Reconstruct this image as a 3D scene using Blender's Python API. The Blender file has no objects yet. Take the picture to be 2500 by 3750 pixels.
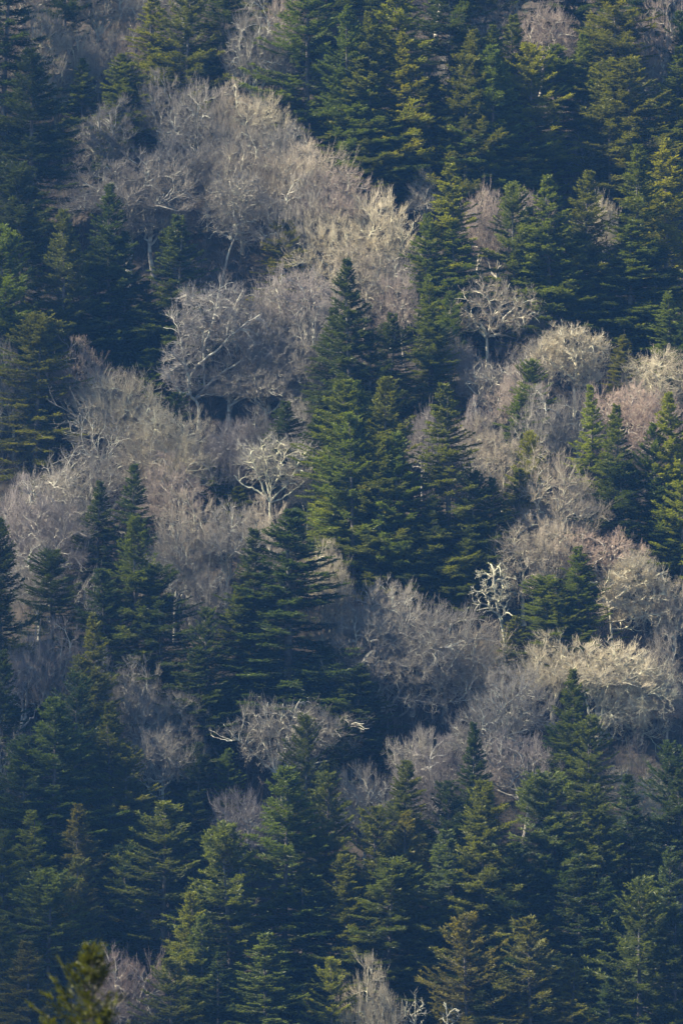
import bpy, math, numpy as np
from math import radians as R_

# ------------------------------------------------------------------ camera, sky, sun, exposure
scene = bpy.context.scene
COL = scene.collection
cd = bpy.data.cameras.new("camera")
cam = bpy.data.objects.new("camera", cd); COL.objects.link(cam)
CAMD = 500.0
cam.location = (0, -CAMD, 0); cam.rotation_euler = (R_(90), 0, 0)
cd.sensor_fit = 'HORIZONTAL'; cd.sensor_width = 24; cd.lens = 187.5
cd.clip_start = 0.5; cd.clip_end = 6000
cd.dof.use_dof = True; cd.dof.focus_distance = 500; cd.dof.aperture_fstop = 3.0
scene.camera = cam

SUN_AZ, SUN_EL = -98.0, 44.0          # azimuth from +Y towards +X, elevation
SUN_STRENGTH, SKY_STRENGTH, EXPOSURE = 5.0, 0.07, 1.5
HAZE_DENSITY, HAZE_COLOR = 0.00014, (0.13, 0.38, 0.92)
world = bpy.data.worlds.new("World"); scene.world = world; world.use_nodes = True
nt = world.node_tree; bg = nt.nodes['Background']
sky = nt.nodes.new('ShaderNodeTexSky'); sky.sky_type = 'NISHITA'; sky.sun_disc = False
sky.sun_elevation = R_(SUN_EL); sky.sun_rotation = R_(SUN_AZ)
sky.altitude = 1500; sky.air_density = 1.0; sky.dust_density = 0.3; sky.ozone_density = 2.0
nt.links.new(sky.outputs[0], bg.inputs[0]); bg.inputs[1].default_value = SKY_STRENGTH
sl = bpy.data.lights.new("sun", 'SUN'); sl.energy = SUN_STRENGTH; sl.angle = R_(0.53); sl.color = (1.0, 0.88, 0.68)
so = bpy.data.objects.new("sun", sl); COL.objects.link(so)
az, el = R_(SUN_AZ), R_(SUN_EL)
from mathutils import Vector
sd = Vector((math.sin(az)*math.cos(el), math.cos(az)*math.cos(el), math.sin(el)))
so.rotation_euler = sd.to_track_quat('Z', 'Y').to_euler()
scene.view_settings.view_transform = 'Standard'; scene.view_settings.look = 'None'
scene.view_settings.exposure = EXPOSURE; scene.view_settings.gamma = 1
cy = scene.cycles
cy.max_bounces = 6; cy.diffuse_bounces = 3; cy.transmission_bounces = 3; cy.glossy_bounces = 1
cy.volume_bounces = 0; cy.transparent_max_bounces = 4; cy.use_denoising = True; cy.denoising_prefilter = 'ACCURATE'; cy.denoising_input_passes = 'RGB_ALBEDO_NORMAL'
cy.use_adaptive_sampling = False; cy.caustics_reflective = False; cy.caustics_refractive = False

# ------------------------------------------------------------------ materials
def new_mat(name):
    m = bpy.data.materials.new(name); m.use_nodes = True
    t = m.node_tree; p = t.nodes['Principled BSDF']; return m, t, p

def N(t, kind, **kw):
    n = t.nodes.new(kind)
    for k, v in kw.items(): setattr(n, k, v)
    return n

def mixc(t, mode, fac, a, b):
    n = N(t, 'ShaderNodeMix', data_type='RGBA', blend_type=mode)
    for sock, v in ((n.inputs[0], fac), (n.inputs[6], a), (n.inputs[7], b)):
        if hasattr(v, 'is_linked'): t.links.new(v, sock)
        else: sock.default_value = v if isinstance(v, (int, float)) else (*v, 1)
    return n.outputs[2]

def ramp(t, src, stops):
    n = N(t, 'ShaderNodeValToRGB'); t.links.new(src, n.inputs[0])
    while len(n.color_ramp.elements) < len(stops): n.color_ramp.elements.new(0.5)
    for e, (p, c) in zip(n.color_ramp.elements, stops): e.position = p; e.color = (*c, 1)
    return n.outputs[0]

def foliage_mat():
    m, t, p = new_mat("spruce_needles")
    oi = N(t, 'ShaderNodeObjectInfo'); at = N(t, 'ShaderNodeAttribute', attribute_name='tone')
    lit_tip = N(t, 'ShaderNodeAttribute', attribute_name='lit_young')
    var = ramp(t, at.outputs['Fac'], [(0, (.70, .74, .80)), (.5, (1, 1, 1)), (.88, (1.12, 1.1, .9)), (1, (1.5, 1.3, .95))])
    c1 = mixc(t, 'MULTIPLY', 1.0, oi.outputs['Color'], var)
    c2 = mixc(t, 'MULTIPLY', 1.0, c1, (1.95, 1.85, .6))  # young tips paler, with the sunlit look of bough ends painted in
    c = mixc(t, 'MIX', lit_tip.outputs['Fac'], c1, c2)
    dif = N(t, 'ShaderNodeBsdfDiffuse'); tr = N(t, 'ShaderNodeBsdfTranslucent'); gl = N(t, 'ShaderNodeBsdfGlossy')
    gl.inputs['Roughness'].default_value = .45; gl.inputs['Color'].default_value = (.5, .5, .5, 1)
    ctr = mixc(t, 'MULTIPLY', 1.0, c, (1.7, 1.6, .5))
    t.links.new(c, dif.inputs['Color']); t.links.new(ctr, tr.inputs['Color'])
    mx = N(t, 'ShaderNodeMixShader'); mx.inputs[0].default_value = .38
    t.links.new(dif.outputs[0], mx.inputs[1]); t.links.new(tr.outputs[0], mx.inputs[2])
    m2 = N(t, 'ShaderNodeMixShader'); m2.inputs[0].default_value = .04
    t.links.new(mx.outputs[0], m2.inputs[1]); t.links.new(gl.outputs[0], m2.inputs[2])
    t.links.new(m2.outputs[0], t.nodes['Material Output'].inputs['Surface'])
    t.nodes.remove(p)
    return m

def bark_mat(name, stops, scale, objcol=True):
    m, t, p = new_mat(name)
    tc = N(t, 'ShaderNodeTexCoord'); nz = N(t, 'ShaderNodeTexNoise')
    nz.inputs['Scale'].default_value = scale; nz.inputs['Detail'].default_value = 5
    t.links.new(tc.outputs['Object'], nz.inputs['Vector'])
    c = ramp(t, nz.outputs[0], stops)
    if objcol:
        oi = N(t, 'ShaderNodeObjectInfo'); c = mixc(t, 'MULTIPLY', 1.0, c, oi.outputs['Color'])
    t.links.new(c, p.inputs['Base Color'])
    p.inputs['Roughness'].default_value = .85
    bm_ = N(t, 'ShaderNodeBump'); bm_.inputs['Strength'].default_value = .4
    t.links.new(nz.outputs[0], bm_.inputs['Height']); t.links.new(bm_.outputs[0], p.inputs['Normal'])
    return m

M_FOL = foliage_mat()
M_SPRUCE_BARK = bark_mat("spruce_bark", [(.3, (.06, .05, .045)), (.55, (.13, .115, .105)), (.75, (.22, .22, .19))], 3.0, False)
M_BARK = bark_mat("lichen_bark", [(.32, (.16, .14, .125)), (.46, (.38, .36, .32)), (.58, (.56, .55, .46)), (.75, (.70, .69, .57))], 1.6)
M_TWIG = bark_mat("twig_bark", [(.3, (.75, .75, .75)), (.6, (1.0, 1.0, 1.0)), (.8, (1.3, 1.3, 1.2))], 1.2)

# ------------------------------------------------------------------ mesh building
def nrm(v): return v/np.maximum(np.linalg.norm(v, axis=-1, keepdims=True), 1e-9)

class MB:
    """collects vertex and quad arrays; build() links them as one mesh object"""
    def __init__(s): s.v = []; s.f = []; s.n = 0; s.a = []; s.b = []; s.smooth = True
    def add(s, v, f, tone=None, lit_young=None):
        v = v.reshape(-1, 3); s.v.append(v); s.f.append(f.reshape(-1, 4)+s.n); s.n += len(v)
        s.a.append(np.full(len(v), .5) if tone is None else tone.reshape(-1))
        s.b.append(np.zeros(len(v)) if lit_young is None else lit_young.reshape(-1))
    def tubes(s, P, Rr, n):
        B, K, _ = P.shape
        T = np.empty_like(P); T[:, 1:-1] = P[:, 2:]-P[:, :-2]; T[:, 0] = P[:, 1]-P[:, 0]; T[:, -1] = P[:, -1]-P[:, -2]
        T = nrm(T)
        T0 = nrm(P[:, -1]-P[:, 0])
        ref = np.where(np.abs(T0[:, 2:3]) > .75, np.array([[0.9, .43, .1]]), np.array([[.1, .2, .97]]))[:, None, :]
        U = nrm(np.cross(T, np.broadcast_to(ref, T.shape))); V = np.cross(T, U)
        an = np.arange(n)*2*math.pi/n
        ring = P[:, :, None]+Rr[:, :, None, None]*(np.cos(an)[None, None, :, None]*U[:, :, None]+np.sin(an)[None, None, :, None]*V[:, :, None])
        idx = np.arange(B*K*n).reshape(B, K, n); nx = np.roll(idx, -1, axis=2)
        s.add(ring, np.stack([idx[:, :-1], nx[:, :-1], nx[:, 1:], idx[:, 1:]], -1))
    def blades(s, P, D, Lg, W, rng, tone, lit_young, up=1.0):
        """flat narrow needle sprays: a kite from P along D"""
        nvec = np.array([0, 0, up])+rng.normal(0, .55, P.shape)
        S = nrm(np.cross(D, nvec)); Lg = Lg[:, None]; W = W[:, None]
        q = np.stack([P, P+D*Lg*.45+S*W*.5, P+D*Lg, P+D*Lg*.4-S*W*.5], 1)
        q[:, 2, 2] += Lg[:, 0]*.06
        s.add(q, np.arange(len(P)*4), np.repeat(tone, 4), np.repeat(lit_young, 4))
    def mesh(s, name, mat):
        v = np.concatenate(s.v).astype(np.float32); f = np.concatenate(s.f).astype(np.int32)
        me = bpy.data.meshes.new(name)
        me.vertices.add(len(v)); me.vertices.foreach_set('co', v.ravel())
        me.loops.add(f.size); me.loops.foreach_set('vertex_index', f.ravel())
        me.polygons.add(len(f)); me.polygons.foreach_set('loop_start', np.arange(0, f.size, 4, dtype=np.int32))
        me.polygons.foreach_set('use_smooth', np.full(len(f), s.smooth))
        for nm, arr in (('tone', s.a), ('lit_young', s.b)):
            at = me.attributes.new(nm, 'FLOAT', 'POINT'); at.data.foreach_set('value', np.concatenate(arr).astype(np.float32))
        me.materials.append(mat); me.update(calc_edges=True)
        return me

# ------------------------------------------------------------------ conifers
def conifer(seed, H=18.0, Rad=3.3, zb=.08, texp=.8, drop=0.0, gap=.52, blade=1.0, dens=1.0, ragged=.25, sparse=0.0, upturn=.5, lean=None):
    """returns (trunk mesh, crown mesh) of one spruce or fir; foliage is many small needle sprays on real branches"""
    rng = np.random.default_rng(seed)
    zz = []; z = H*.985
    while z > H*zb:
        k = int(rng.integers(6, 9))
        zz += list(z+rng.normal(0, gap*.22, k)); z -= gap*(.55+.6*(H-z)/H)*rng.uniform(.8, 1.25)
    z = np.clip(np.array(zz), H*zb, H*.99); B = len(z)
    keep = rng.random(B) > sparse*(z/H < .8); z = z[keep]; B = len(z)
    t = (H-z)/(H*(1-zb)); azm = rng.uniform(0, 2*math.pi, B)
    ph = rng.uniform(0, 6.28, 6)
    lump = 1+ragged*(.55*np.sin(azm*2+ph[0]+t*5)+.45*np.sin(azm*3+ph[1]-t*13)+.5*np.sin(t*23+ph[2])*np.sin(azm+ph[3]))
    prof = np.power(np.minimum(t/.68, 1), texp)*np.where(t > .82, 1-(t-.82)*1.2, 1)
    L = np.maximum(Rad*prof*lump*rng.uniform(.72, 1.12, B), .16*Rad/3.3*min(1, blade*1.2))+.10*Rad/3.3*min(1, blade*1.2)
    e0 = np.where(t < .25, .95-2.6*t, .30-.28*(t-.25)*2)+rng.normal(0, .13, B)-drop*t
    sag = np.clip(t*1.2, .1, .8)*.42; upt = upturn*(.35+.3*rng.random(B))
    def pos(i, s):
        r = L[i]*s; dz = L[i]*(np.sin(e0[i])*s-sag[i]*s*(1-.3*s)+upt[i]*s**2.6*.55)
        a = azm[i]+.0
        return np.stack([np.cos(a)*r*np.cos(e0[i]*.6), np.sin(a)*r*np.cos(e0[i]*.6), z[i]+dz], -1)
    bt = MB(); K = 6
    ss = np.linspace(0, 1, K)[None].repeat(B, 0); ii = np.arange(B)[:, None].repeat(K, 1)
    P = pos(ii, ss*.9)
    bt.tubes(P, (.012+.022*L[:, None]/3)*(1.08-ss)*(Rad/3.3), 3)
    tz = np.linspace(0, H, 14); lean = rng.normal(0, .010, 2)*H if lean is None else np.zeros(2)
    tp = np.stack([lean[0]*(tz/H)**2, lean[1]*(tz/H)**2, tz], -1)[None]
    bt.tubes(tp, (.24*(H/18)*(1-tz/H)**.85+.012)[None], 8)
    tb = rng.random(B)
    # side branchlets
    sp = .105*blade/dens
    cnt = np.maximum((L/sp).astype(int), 4)*2
    bi = np.repeat(np.arange(B), cnt); n = len(bi)
    s = 1-rng.random(n)**1.15*.93; s = np.clip(s, .05, 1)
    p0 = pos(bi, s); tg = nrm(pos(bi, np.minimum(s+.05, 1.05))-pos(bi, s-.03))
    side = nrm(np.cross(tg, np.array([0, 0, 1.]))); sg = np.where(rng.random(n) < .5, -1, 1)[:, None]
    ang = rng.uniform(.45, 1.15, n)[:, None]
    d = nrm(tg*np.cos(ang)+side*sg*np.sin(ang)+np.array([0, 0, 1.])*rng.normal(.02, .16, n)[:, None])
    l = (.20+.26*L[bi]*(1-.70*s))*rng.uniform(.6, 1.1, n)*.9; l = np.clip(l, .12*blade, .95)
    cr = MB(); cr.smooth = False
    tn = np.clip(tb[bi]*.6+rng.random(n)*.4, 0, 1)
    yg = np.clip((s-.55)*1.6, 0, 1)*.7
    cr.blades(p0, d, l, np.full(n, .075*blade), rng, tn, yg)
    m = 5
    ci = np.repeat(np.arange(n), m); u = np.tile(np.linspace(.15, 1, m), n)+rng.normal(0, .06, n*m)
    q = p0[ci]+d[ci]*(l[ci]*u)[:, None]; q[:, 2] -= .10*l[ci]*u**2
    dd = nrm(d[ci]+nrm(np.cross(d[ci], np.array([0, 0, 1.])))*rng.choice([-1, 1], n*m)[:, None]*rng.uniform(.3, 1.1, n*m)[:, None]+np.array([0, 0, 1.])*rng.normal(.05, .30, n*m)[:, None])
    cr.blades(q, dd, rng.uniform(.14, .27, n*m)*blade, rng.uniform(.045, .075, n*m)*blade, rng,
              np.clip(tn[ci]+rng.normal(0, .08, n*m), 0, 1), np.clip(yg[ci]+.35*(u-.4), 0, 1))
    # sprays along the branch axes and the leader
    n2 = np.maximum((L/(.07*blade)).astype(int), 3); bj = np.repeat(np.arange(B), n2); s2 = rng.uniform(.25, 1.02, len(bj))
    p2 = pos(bj, s2); t2 = nrm(pos(bj, s2+.03)-pos(bj, s2-.03))
    cr.blades(p2, nrm(t2+rng.normal(0, .35, p2.shape)), rng.uniform(.12, .26, len(bj))*blade, np.full(len(bj), .06*blade), rng, tb[bj], np.clip((s2-.5)*1.5, 0, 1))
    kz = H-rng.random(160)*.9*blade*(H/18)**.5
    ld = np.stack([np.zeros(160)+lean[0], np.zeros(160)+lean[1], kz], -1)
    cr.blades(ld, nrm(rng.normal(0, .55, (160, 3))+np.array([0, 0, 1.])), rng.uniform(.1, .2, 160)*blade, np.full(160, .05*blade), rng, rng.random(160), np.full(160, .6))
    return bt.mesh("spruce_trunk", M_SPRUCE_BARK), cr.mesh("spruce_crown", M_FOL)

# ------------------------------------------------------------------ bare broadleaf trees
def sprout(P, Rr, n, rng, tr=(.2, 1.0), ang=(.4, .9), lf=.5, up=.25, K=5, wig=.18, rf=.55, out=0.0, lmin=.15, tipfall=.55):
    """n children per branch, growing from points along it"""
    B, K0, _ = P.shape
    seg = np.linalg.norm(np.diff(P, axis=1), axis=2); Lt = seg.sum(1)
    pi = np.repeat(np.arange(B), n); M = len(pi)
    t = rng.uniform(tr[0], tr[1], M); f = t*(K0-1); k = np.minimum(f.astype(int), K0-2); w = (f-k)[:, None]
    p = P[pi, k]*(1-w)+P[pi, k+1]*w; tg = nrm(P[pi, k+1]-P[pi, k])
    r = (Rr[pi, k]*(1-w[:, 0])+Rr[pi, k+1]*w[:, 0])
    rd = rng.normal(0, 1, (M, 3)); perp = nrm(rd-(rd*tg).sum(1, keepdims=True)*tg)
    a = rng.uniform(ang[0], ang[1], M)[:, None]
    d = tg*np.cos(a)+perp*np.sin(a); d[:, 2] += up
    if out:
        c = p.copy(); c[:, 2] = p[:, 2]*.2; d += nrm(c)*out
    d = nrm(d)
    L = np.maximum(Lt[pi]*lf*(1-tipfall*t)*rng.uniform(.65, 1.25, M), lmin)
    Q = np.empty((M, K, 3)); Q[:, 0] = p; cur = d
    for j in range(1, K):
        cur = nrm(cur+rng.normal(0, wig, (M, 3))+np.array([0, 0, up*.35]))
        Q[:, j] = Q[:, j-1]+cur*(L/(K-1))[:, None]
    rr = np.minimum(r*rf, r*.9)[:, None]*np.linspace(1, .35, K)[None]
    return Q, rr

def resample(pts, K):
    pts = np.array(pts, float); d = np.r_[0, np.cumsum(np.linalg.norm(np.diff(pts, axis=0), axis=1))]
    u = np.linspace(0, d[-1], K); o = np.stack([np.interp(u, d, pts[:, k]) for k in range(3)], -1)
    for _ in range(2): o[1:-1] = .25*o[:-2]+.5*o[1:-1]+.25*o[2:]
    return o

def attach(E, P, rng, K, back=.6, bend=.45):
    """curved branches from the best point on the parent polylines P to each end point E"""
    M_ = P[:, 1:-1]; Q = M_.reshape(-1, 3); T = nrm((P[:, 2:]-P[:, :-2]).reshape(-1, 3))
    d = E[:, None]-Q[None]; L = np.linalg.norm(d, axis=2); c = (d*T[None]).sum(2)/np.maximum(L, 1e-6)
    j = np.argmin(L*(1.6-back*c), axis=1)
    p = Q[j]; tg = T[j]; l = L[np.arange(len(E)), j][:, None]
    c1 = p+tg*l*bend+rng.normal(0, .05, p.shape)*l; u = np.linspace(0, 1, K)[None, :, None]
    C = (1-u)**2*p[:, None]+2*u*(1-u)*c1[:, None]+u*u*E[:, None]
    C[:, 1:-1] += rng.normal(0, .022, C[:, 1:-1].shape)*l[:, :, None]
    return C

def bare(seed, H=13.0, W=10.0, fork=.3, nl=9, flat=.0, nb2=120, nb3=820, n4=8, n5=2, up=.45, wig=.16, twig=.0092, low=.06, hollow=.36):
    """a leafless tree whose limbs, branches and twigs fill a domed crown"""
    rng = np.random.default_rng(seed)
    zf = H*fork; hz = H-zf; ln = rng.normal(0, .3, 2); tz = np.linspace(0, 1, 8)
    TP = np.stack([ln[0]*tz+.12*np.sin(tz*5+seed), ln[1]*tz+.1*np.cos(tz*4+seed)-.1, tz*(zf+.15*H)], -1)
    TR = .022*H*(1-.55*tz); TR[0] *= 1.25
    ctr = np.array([0, 0, zf+hz*(.24+flat*.2)]); ax = np.array([W/2, W/2, hz*(.70-flat*.2)])
    lob = rng.normal(0, 1, (7, 3)); lob = nrm(lob)
    def shell(n, r0, r1):
        v = nrm(rng.normal(0, 1, (n*3, 3))); v = v[v[:, 2] > -low*3*rng.random(len(v))-.02][:n]
        r = rng.uniform(r0, r1, (len(v), 1))
        bump = 1+.13*np.cos(4*(v@lob[0]))+.13*np.sin(6*(v@lob[1]))+.10*np.sin(11*(v@lob[2]))
        q = ctr+v*ax*r*bump[:, None]; q[:, 2] = np.minimum(q[:, 2], H-.3)
        return q
    E1 = shell(nl, .55, .72); E1[:2, :2] *= .4
    LP = []
    for e in E1:
        st = TP[int(rng.integers(4, 8))]
        m1 = st+(e-st)*np.array([.45, .45, .28])+rng.normal(0, .03, 3)*W
        pl = resample([st, m1, e], 10); pl[1:-1] += rng.normal(0, .010*W, (8, 3)); LP.append(pl)
    LR = [.0105*H*np.linspace(1, .3, 10)*rng.uniform(.7, 1.15) for _ in LP]
    tk = MB(); tk.tubes(TP[None], TR[None], 9)
    for a_, b_ in zip(LP, LR): tk.tubes(a_[None], b_[None], 7)
    P2 = attach(shell(nb2, hollow, .86), np.stack(LP), rng, 9); R2 = rng.uniform(.034, .076, (len(P2), 1))*np.linspace(1, .45, 9)
    P3 = attach(shell(nb3, hollow, .95), P2, rng, 6); R3 = rng.uniform(.014, .027, (len(P3), 1))*np.linspace(1, .6, 6)
    br = MB(); br.tubes(P2, R2, 5); br.tubes(P3, R3, 4)
    Lr = np.linalg.norm(np.diff(P3, axis=1), axis=2).sum(1)
    P4, R4 = sprout(P3, R3, n4, rng, (.15, 1), (.25, .8), .6, up, 4, wig, .6, .12, .3, .0)
    tw = MB(); tw.tubes(P4, twig*np.linspace(1.15, .75, 4)[None].repeat(len(P4), 0), 3)
    if n5:
        P5, _ = sprout(P4, np.full(R4.shape, twig), n5, rng, (.2, .95), (.3, .8), .6, up, 3, wig, .6, .12, .2)
        tw.tubes(P5, twig*np.linspace(.8, .55, 3)[None].repeat(len(P5), 0), 3)
    return tk.mesh("bare_trunk", M_BARK), br.mesh("bare_branches", M_BARK), tw.mesh("bare_crown", M_TWIG)

def hero(seed, base, trunk, limbs, crowns, tr=.22, lr=.12, nb2=130, nb3=1000, n4=6, n5=2, twig=.010, up=.3, wig=.18, reach=2.6, dep=2.6):
    """a bare tree whose main limbs and crown follow the shapes seen in the photo; pixel offsets turned to metres, depth spread at random"""
    rng = np.random.default_rng(seed); m = 1/24.5
    def cv(pts, dp):
        n = len(pts); return np.array([[(x-base[0])*m, dp*i/(max(n-1, 1)), (base[1]-y)*m] for i, (x, y) in enumerate(pts)])
    TP = resample(cv(trunk, 0.0), 12); TR = tr*np.linspace(1.1, .6, 12)
    LP = []
    for k, pts in enumerate(limbs):
        a_ = resample(cv(pts, rng.uniform(-1, 1)*dep), 14)
        a_[2:-1] += rng.normal(0, .05, (11, 3)); LP.append(a_)
    tk = MB(); tk.tubes(TP[None], TR[None], 9)
    for a_ in LP: tk.tubes(a_[None], (lr*np.linspace(1, .3, 14)*rng.uniform(.75, 1.1))[None], 7)
    L = np.stack(LP)
    def fill(n, par, r_):
        out = []; Q = par.reshape(-1, 3)
        tot = sum(c[2]*c[3] for c in crowns)
        for cx, cyy, w, h in crowns:
            k = int(n*w*h/tot*3)+3; v = nrm(rng.normal(0, 1, (k, 3))); v = v*rng.uniform(.25, 1, (k, 1))**.5*(1+.22*np.sin(v@rng.normal(0, 4, 3))+.16*np.sin(v@rng.normal(0, 7, 3)))[:, None]
            p = np.stack([(cx+v[:, 0]*w/2-base[0])*m, v[:, 1]*(w+h)/4*m*.9, (base[1]-cyy+v[:, 2]*h/2)*m], -1)
            d = np.linalg.norm(p[:, None]-Q[None], axis=2).min(1)
            out.append(p[d < r_][:int(n*w*h/tot)+1])
        return np.concatenate(out)
    P2 = attach(fill(nb2, L, reach), L, rng, 9, .7); R2 = rng.uniform(.032, .07, (len(P2), 1))*np.linspace(1, .4, 9)
    P3 = attach(fill(nb3, P2, reach*.55), P2, rng, 6, .6); R3 = rng.uniform(.014, .026, (len(P3), 1))*np.linspace(1, .6, 6)
    k = twig/.010; R2 *= k**.5; R3 *= k**.5
    br = MB(); br.tubes(P2, R2, 5); br.tubes(P3, R3, 4)
    P4, R4 = sprout(P3, R3, n4, rng, (.15, 1), (.25, .8), .6, up, 4, wig, .6, .05, .3, .0)
    tw = MB(); tw.tubes(P4, twig*np.linspace(1.15, .75, 4)[None].repeat(len(P4), 0), 3)
    if n5:
        P5, _ = sprout(P4, np.full(R4.shape, twig), n5, rng, (.2, .95), (.3, .8), .6, up, 3, wig, .6, .05, .2)
        tw.tubes(P5, twig*np.linspace(.8, .55, 3)[None].repeat(len(P5), 0), 3)
    return tk.mesh("bare_trunk", M_BARK), br.mesh("bare_branches", M_BARK), tw.mesh("bare_crown", M_TWIG)

# ------------------------------------------------------------------ terrain
def terrain(x, y):
    x = np.asarray(x, float); y = np.asarray(y, float)
    sl_ = math.tan(R_(38))
    main = y*sl_
    # spurs and hollows run down the slope towards the lower right
    main = main+2.6*np.sin((x*.9+y*.45)/13.0+.6)+1.2*np.sin((x*.5-y)/9.0)+.5*np.sin(x/3.1+y/4.3)
    valley = -112+6*np.sin(x/60)+.00025*(y+250)**2
    near = -2.2-.145*(y+500)-.0008*np.maximum(y+500, 0)**2+.8*np.sin(x/17.0)
    near = np.where(y < -500, -2.2+.02*(y+500), near)
    ridge = 150+3*np.sin(x/25)+(y-200)*.06
    a = np.minimum(main, ridge)
    k = 8.0
    b = k*np.logaddexp(a/k, valley/k)
    c = k*np.logaddexp(b/k, np.where(y < -150, near, -400)/k)
    return np.where(y < -495, near, np.where(y < -150, c, b))

def build_ground():
    ys = np.concatenate([np.linspace(-2500, -560, 12), np.arange(-540, -100, 8.0), np.arange(-100, 130, 2.0), np.arange(130, 330, 10.0), np.linspace(340, 2500, 14)])
    xs = np.concatenate([np.linspace(-2500, -170, 14), np.arange(-160, 160.1, 2.5), np.linspace(170, 2500, 14)])
    X, Y = np.meshgrid(xs, ys); Z = terrain(X, Y)
    b = MB(); idx = np.arange(X.size).reshape(X.shape)
    b.add(np.stack([X, Y, Z], -1), np.stack([idx[:-1, :-1], idx[:-1, 1:], idx[1:, 1:], idx[1:, :-1]], -1))
    m, t, p = new_mat("forest_floor")
    tc = N(t, 'ShaderNodeTexCoord'); nz = N(t, 'ShaderNodeTexNoise'); nz.inputs['Scale'].default_value = .9; nz.inputs['Detail'].default_value = 8
    t.links.new(tc.outputs['Object'], nz.inputs['Vector'])
    t.links.new(ramp(t, nz.outputs[0], [(.3, (.025, .032, .016)), (.5, (.05, .042, .032)), (.7, (.085, .068, .052))]), p.inputs['Base Color'])
    p.inputs['Roughness'].default_value = .95
    bm_ = N(t, 'ShaderNodeBump'); bm_.inputs['Distance'].default_value = .3; t.links.new(nz.outputs[0], bm_.inputs['Height']); t.links.new(bm_.outputs[0], p.inputs['Normal'])
    o = bpy.data.objects.new("ground", b.mesh("ground", m)); COL.objects.link(o); o['kind'] = 'structure'
    return o
build_ground()

MPX = 1/24.5
def locate(px, top, Hpx):
    """world base point and height of a tree whose top is seen at (px, top) of the 1568x2352 photo and which is Hpx tall, standing on the slope"""
    lo, hi = -140.0, 170.0
    for _ in range(40):
        y = (lo+hi)/2; s = (y+CAMD)/CAMD*MPX
        x = (px-784)*s; zb = (1176-top-Hpx)*s
        if float(terrain(x, y)) > zb: hi = y
        else: lo = y
    s = (y+CAMD)/CAMD*MPX
    return (px-784)*s, y, float(terrain((px-784)*s, y)), s

# ------------------------------------------------------------------ tree prototypes
CON = [
    conifer(1, Rad=3.2, texp=.85),
    conifer(2, Rad=3.6, texp=.72, ragged=.4, drop=.05),
    conifer(3, Rad=3.0, texp=.95, ragged=.3, gap=.58, sparse=.1),
    conifer(4, Rad=3.8, texp=.62, ragged=.45, gap=.62, sparse=.2, upturn=.75),
    conifer(5, Rad=3.3, texp=.8, ragged=.35, drop=.12, gap=.55),
    conifer(6, Rad=3.5, texp=.7, ragged=.5, gap=.66, sparse=.18, upturn=.85),
    conifer(7, Rad=3.1, texp=.9, ragged=.22, gap=.48),
    conifer(8, Rad=3.9, texp=.55, ragged=.5, gap=.62, sparse=.15, drop=.1),
    conifer(9, Rad=3.4, texp=.78, ragged=.45, gap=.56, upturn=.7),
    conifer(10, Rad=3.3, texp=.9, ragged=.4, gap=.6, sparse=.1, drop=-.05),
    conifer(21, Rad=3.1, texp=.82, ragged=.35, gap=.5, upturn=.6),
    conifer(22, Rad=3.7, texp=.68, ragged=.5, gap=.64, sparse=.22, upturn=.8),
]
CON_R = [3.2, 3.6, 3.0, 3.8, 3.3, 3.5, 3.1, 3.9, 3.4, 3.3, 3.1, 3.7]
CON_ALT = {0: 8, 2: 9, 6: 10, 3: 11}
BAR = [
    bare(11, nl=10), bare(12, nl=9, up=.45, low=.1), bare(13, nl=11, fork=.34, flat=.4),
    bare(14, nl=8, fork=.25, up=.6, wig=.12, low=.0), bare(15, nl=10, wig=.26, low=.3),
    bare(16, nl=9, fork=.3, up=.2, wig=.3, low=.35, nb3=700), bare(17, nl=10, fork=.36, up=.4, wig=.14, flat=.3),
    bare(18, nl=8, fork=.2, up=.8, wig=.10, low=0.0),
    bare(19, nl=7, fork=.3, up=.15, wig=.34, nb2=60, nb3=300, n4=4, n5=1, twig=.017, low=.3),
]

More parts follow.
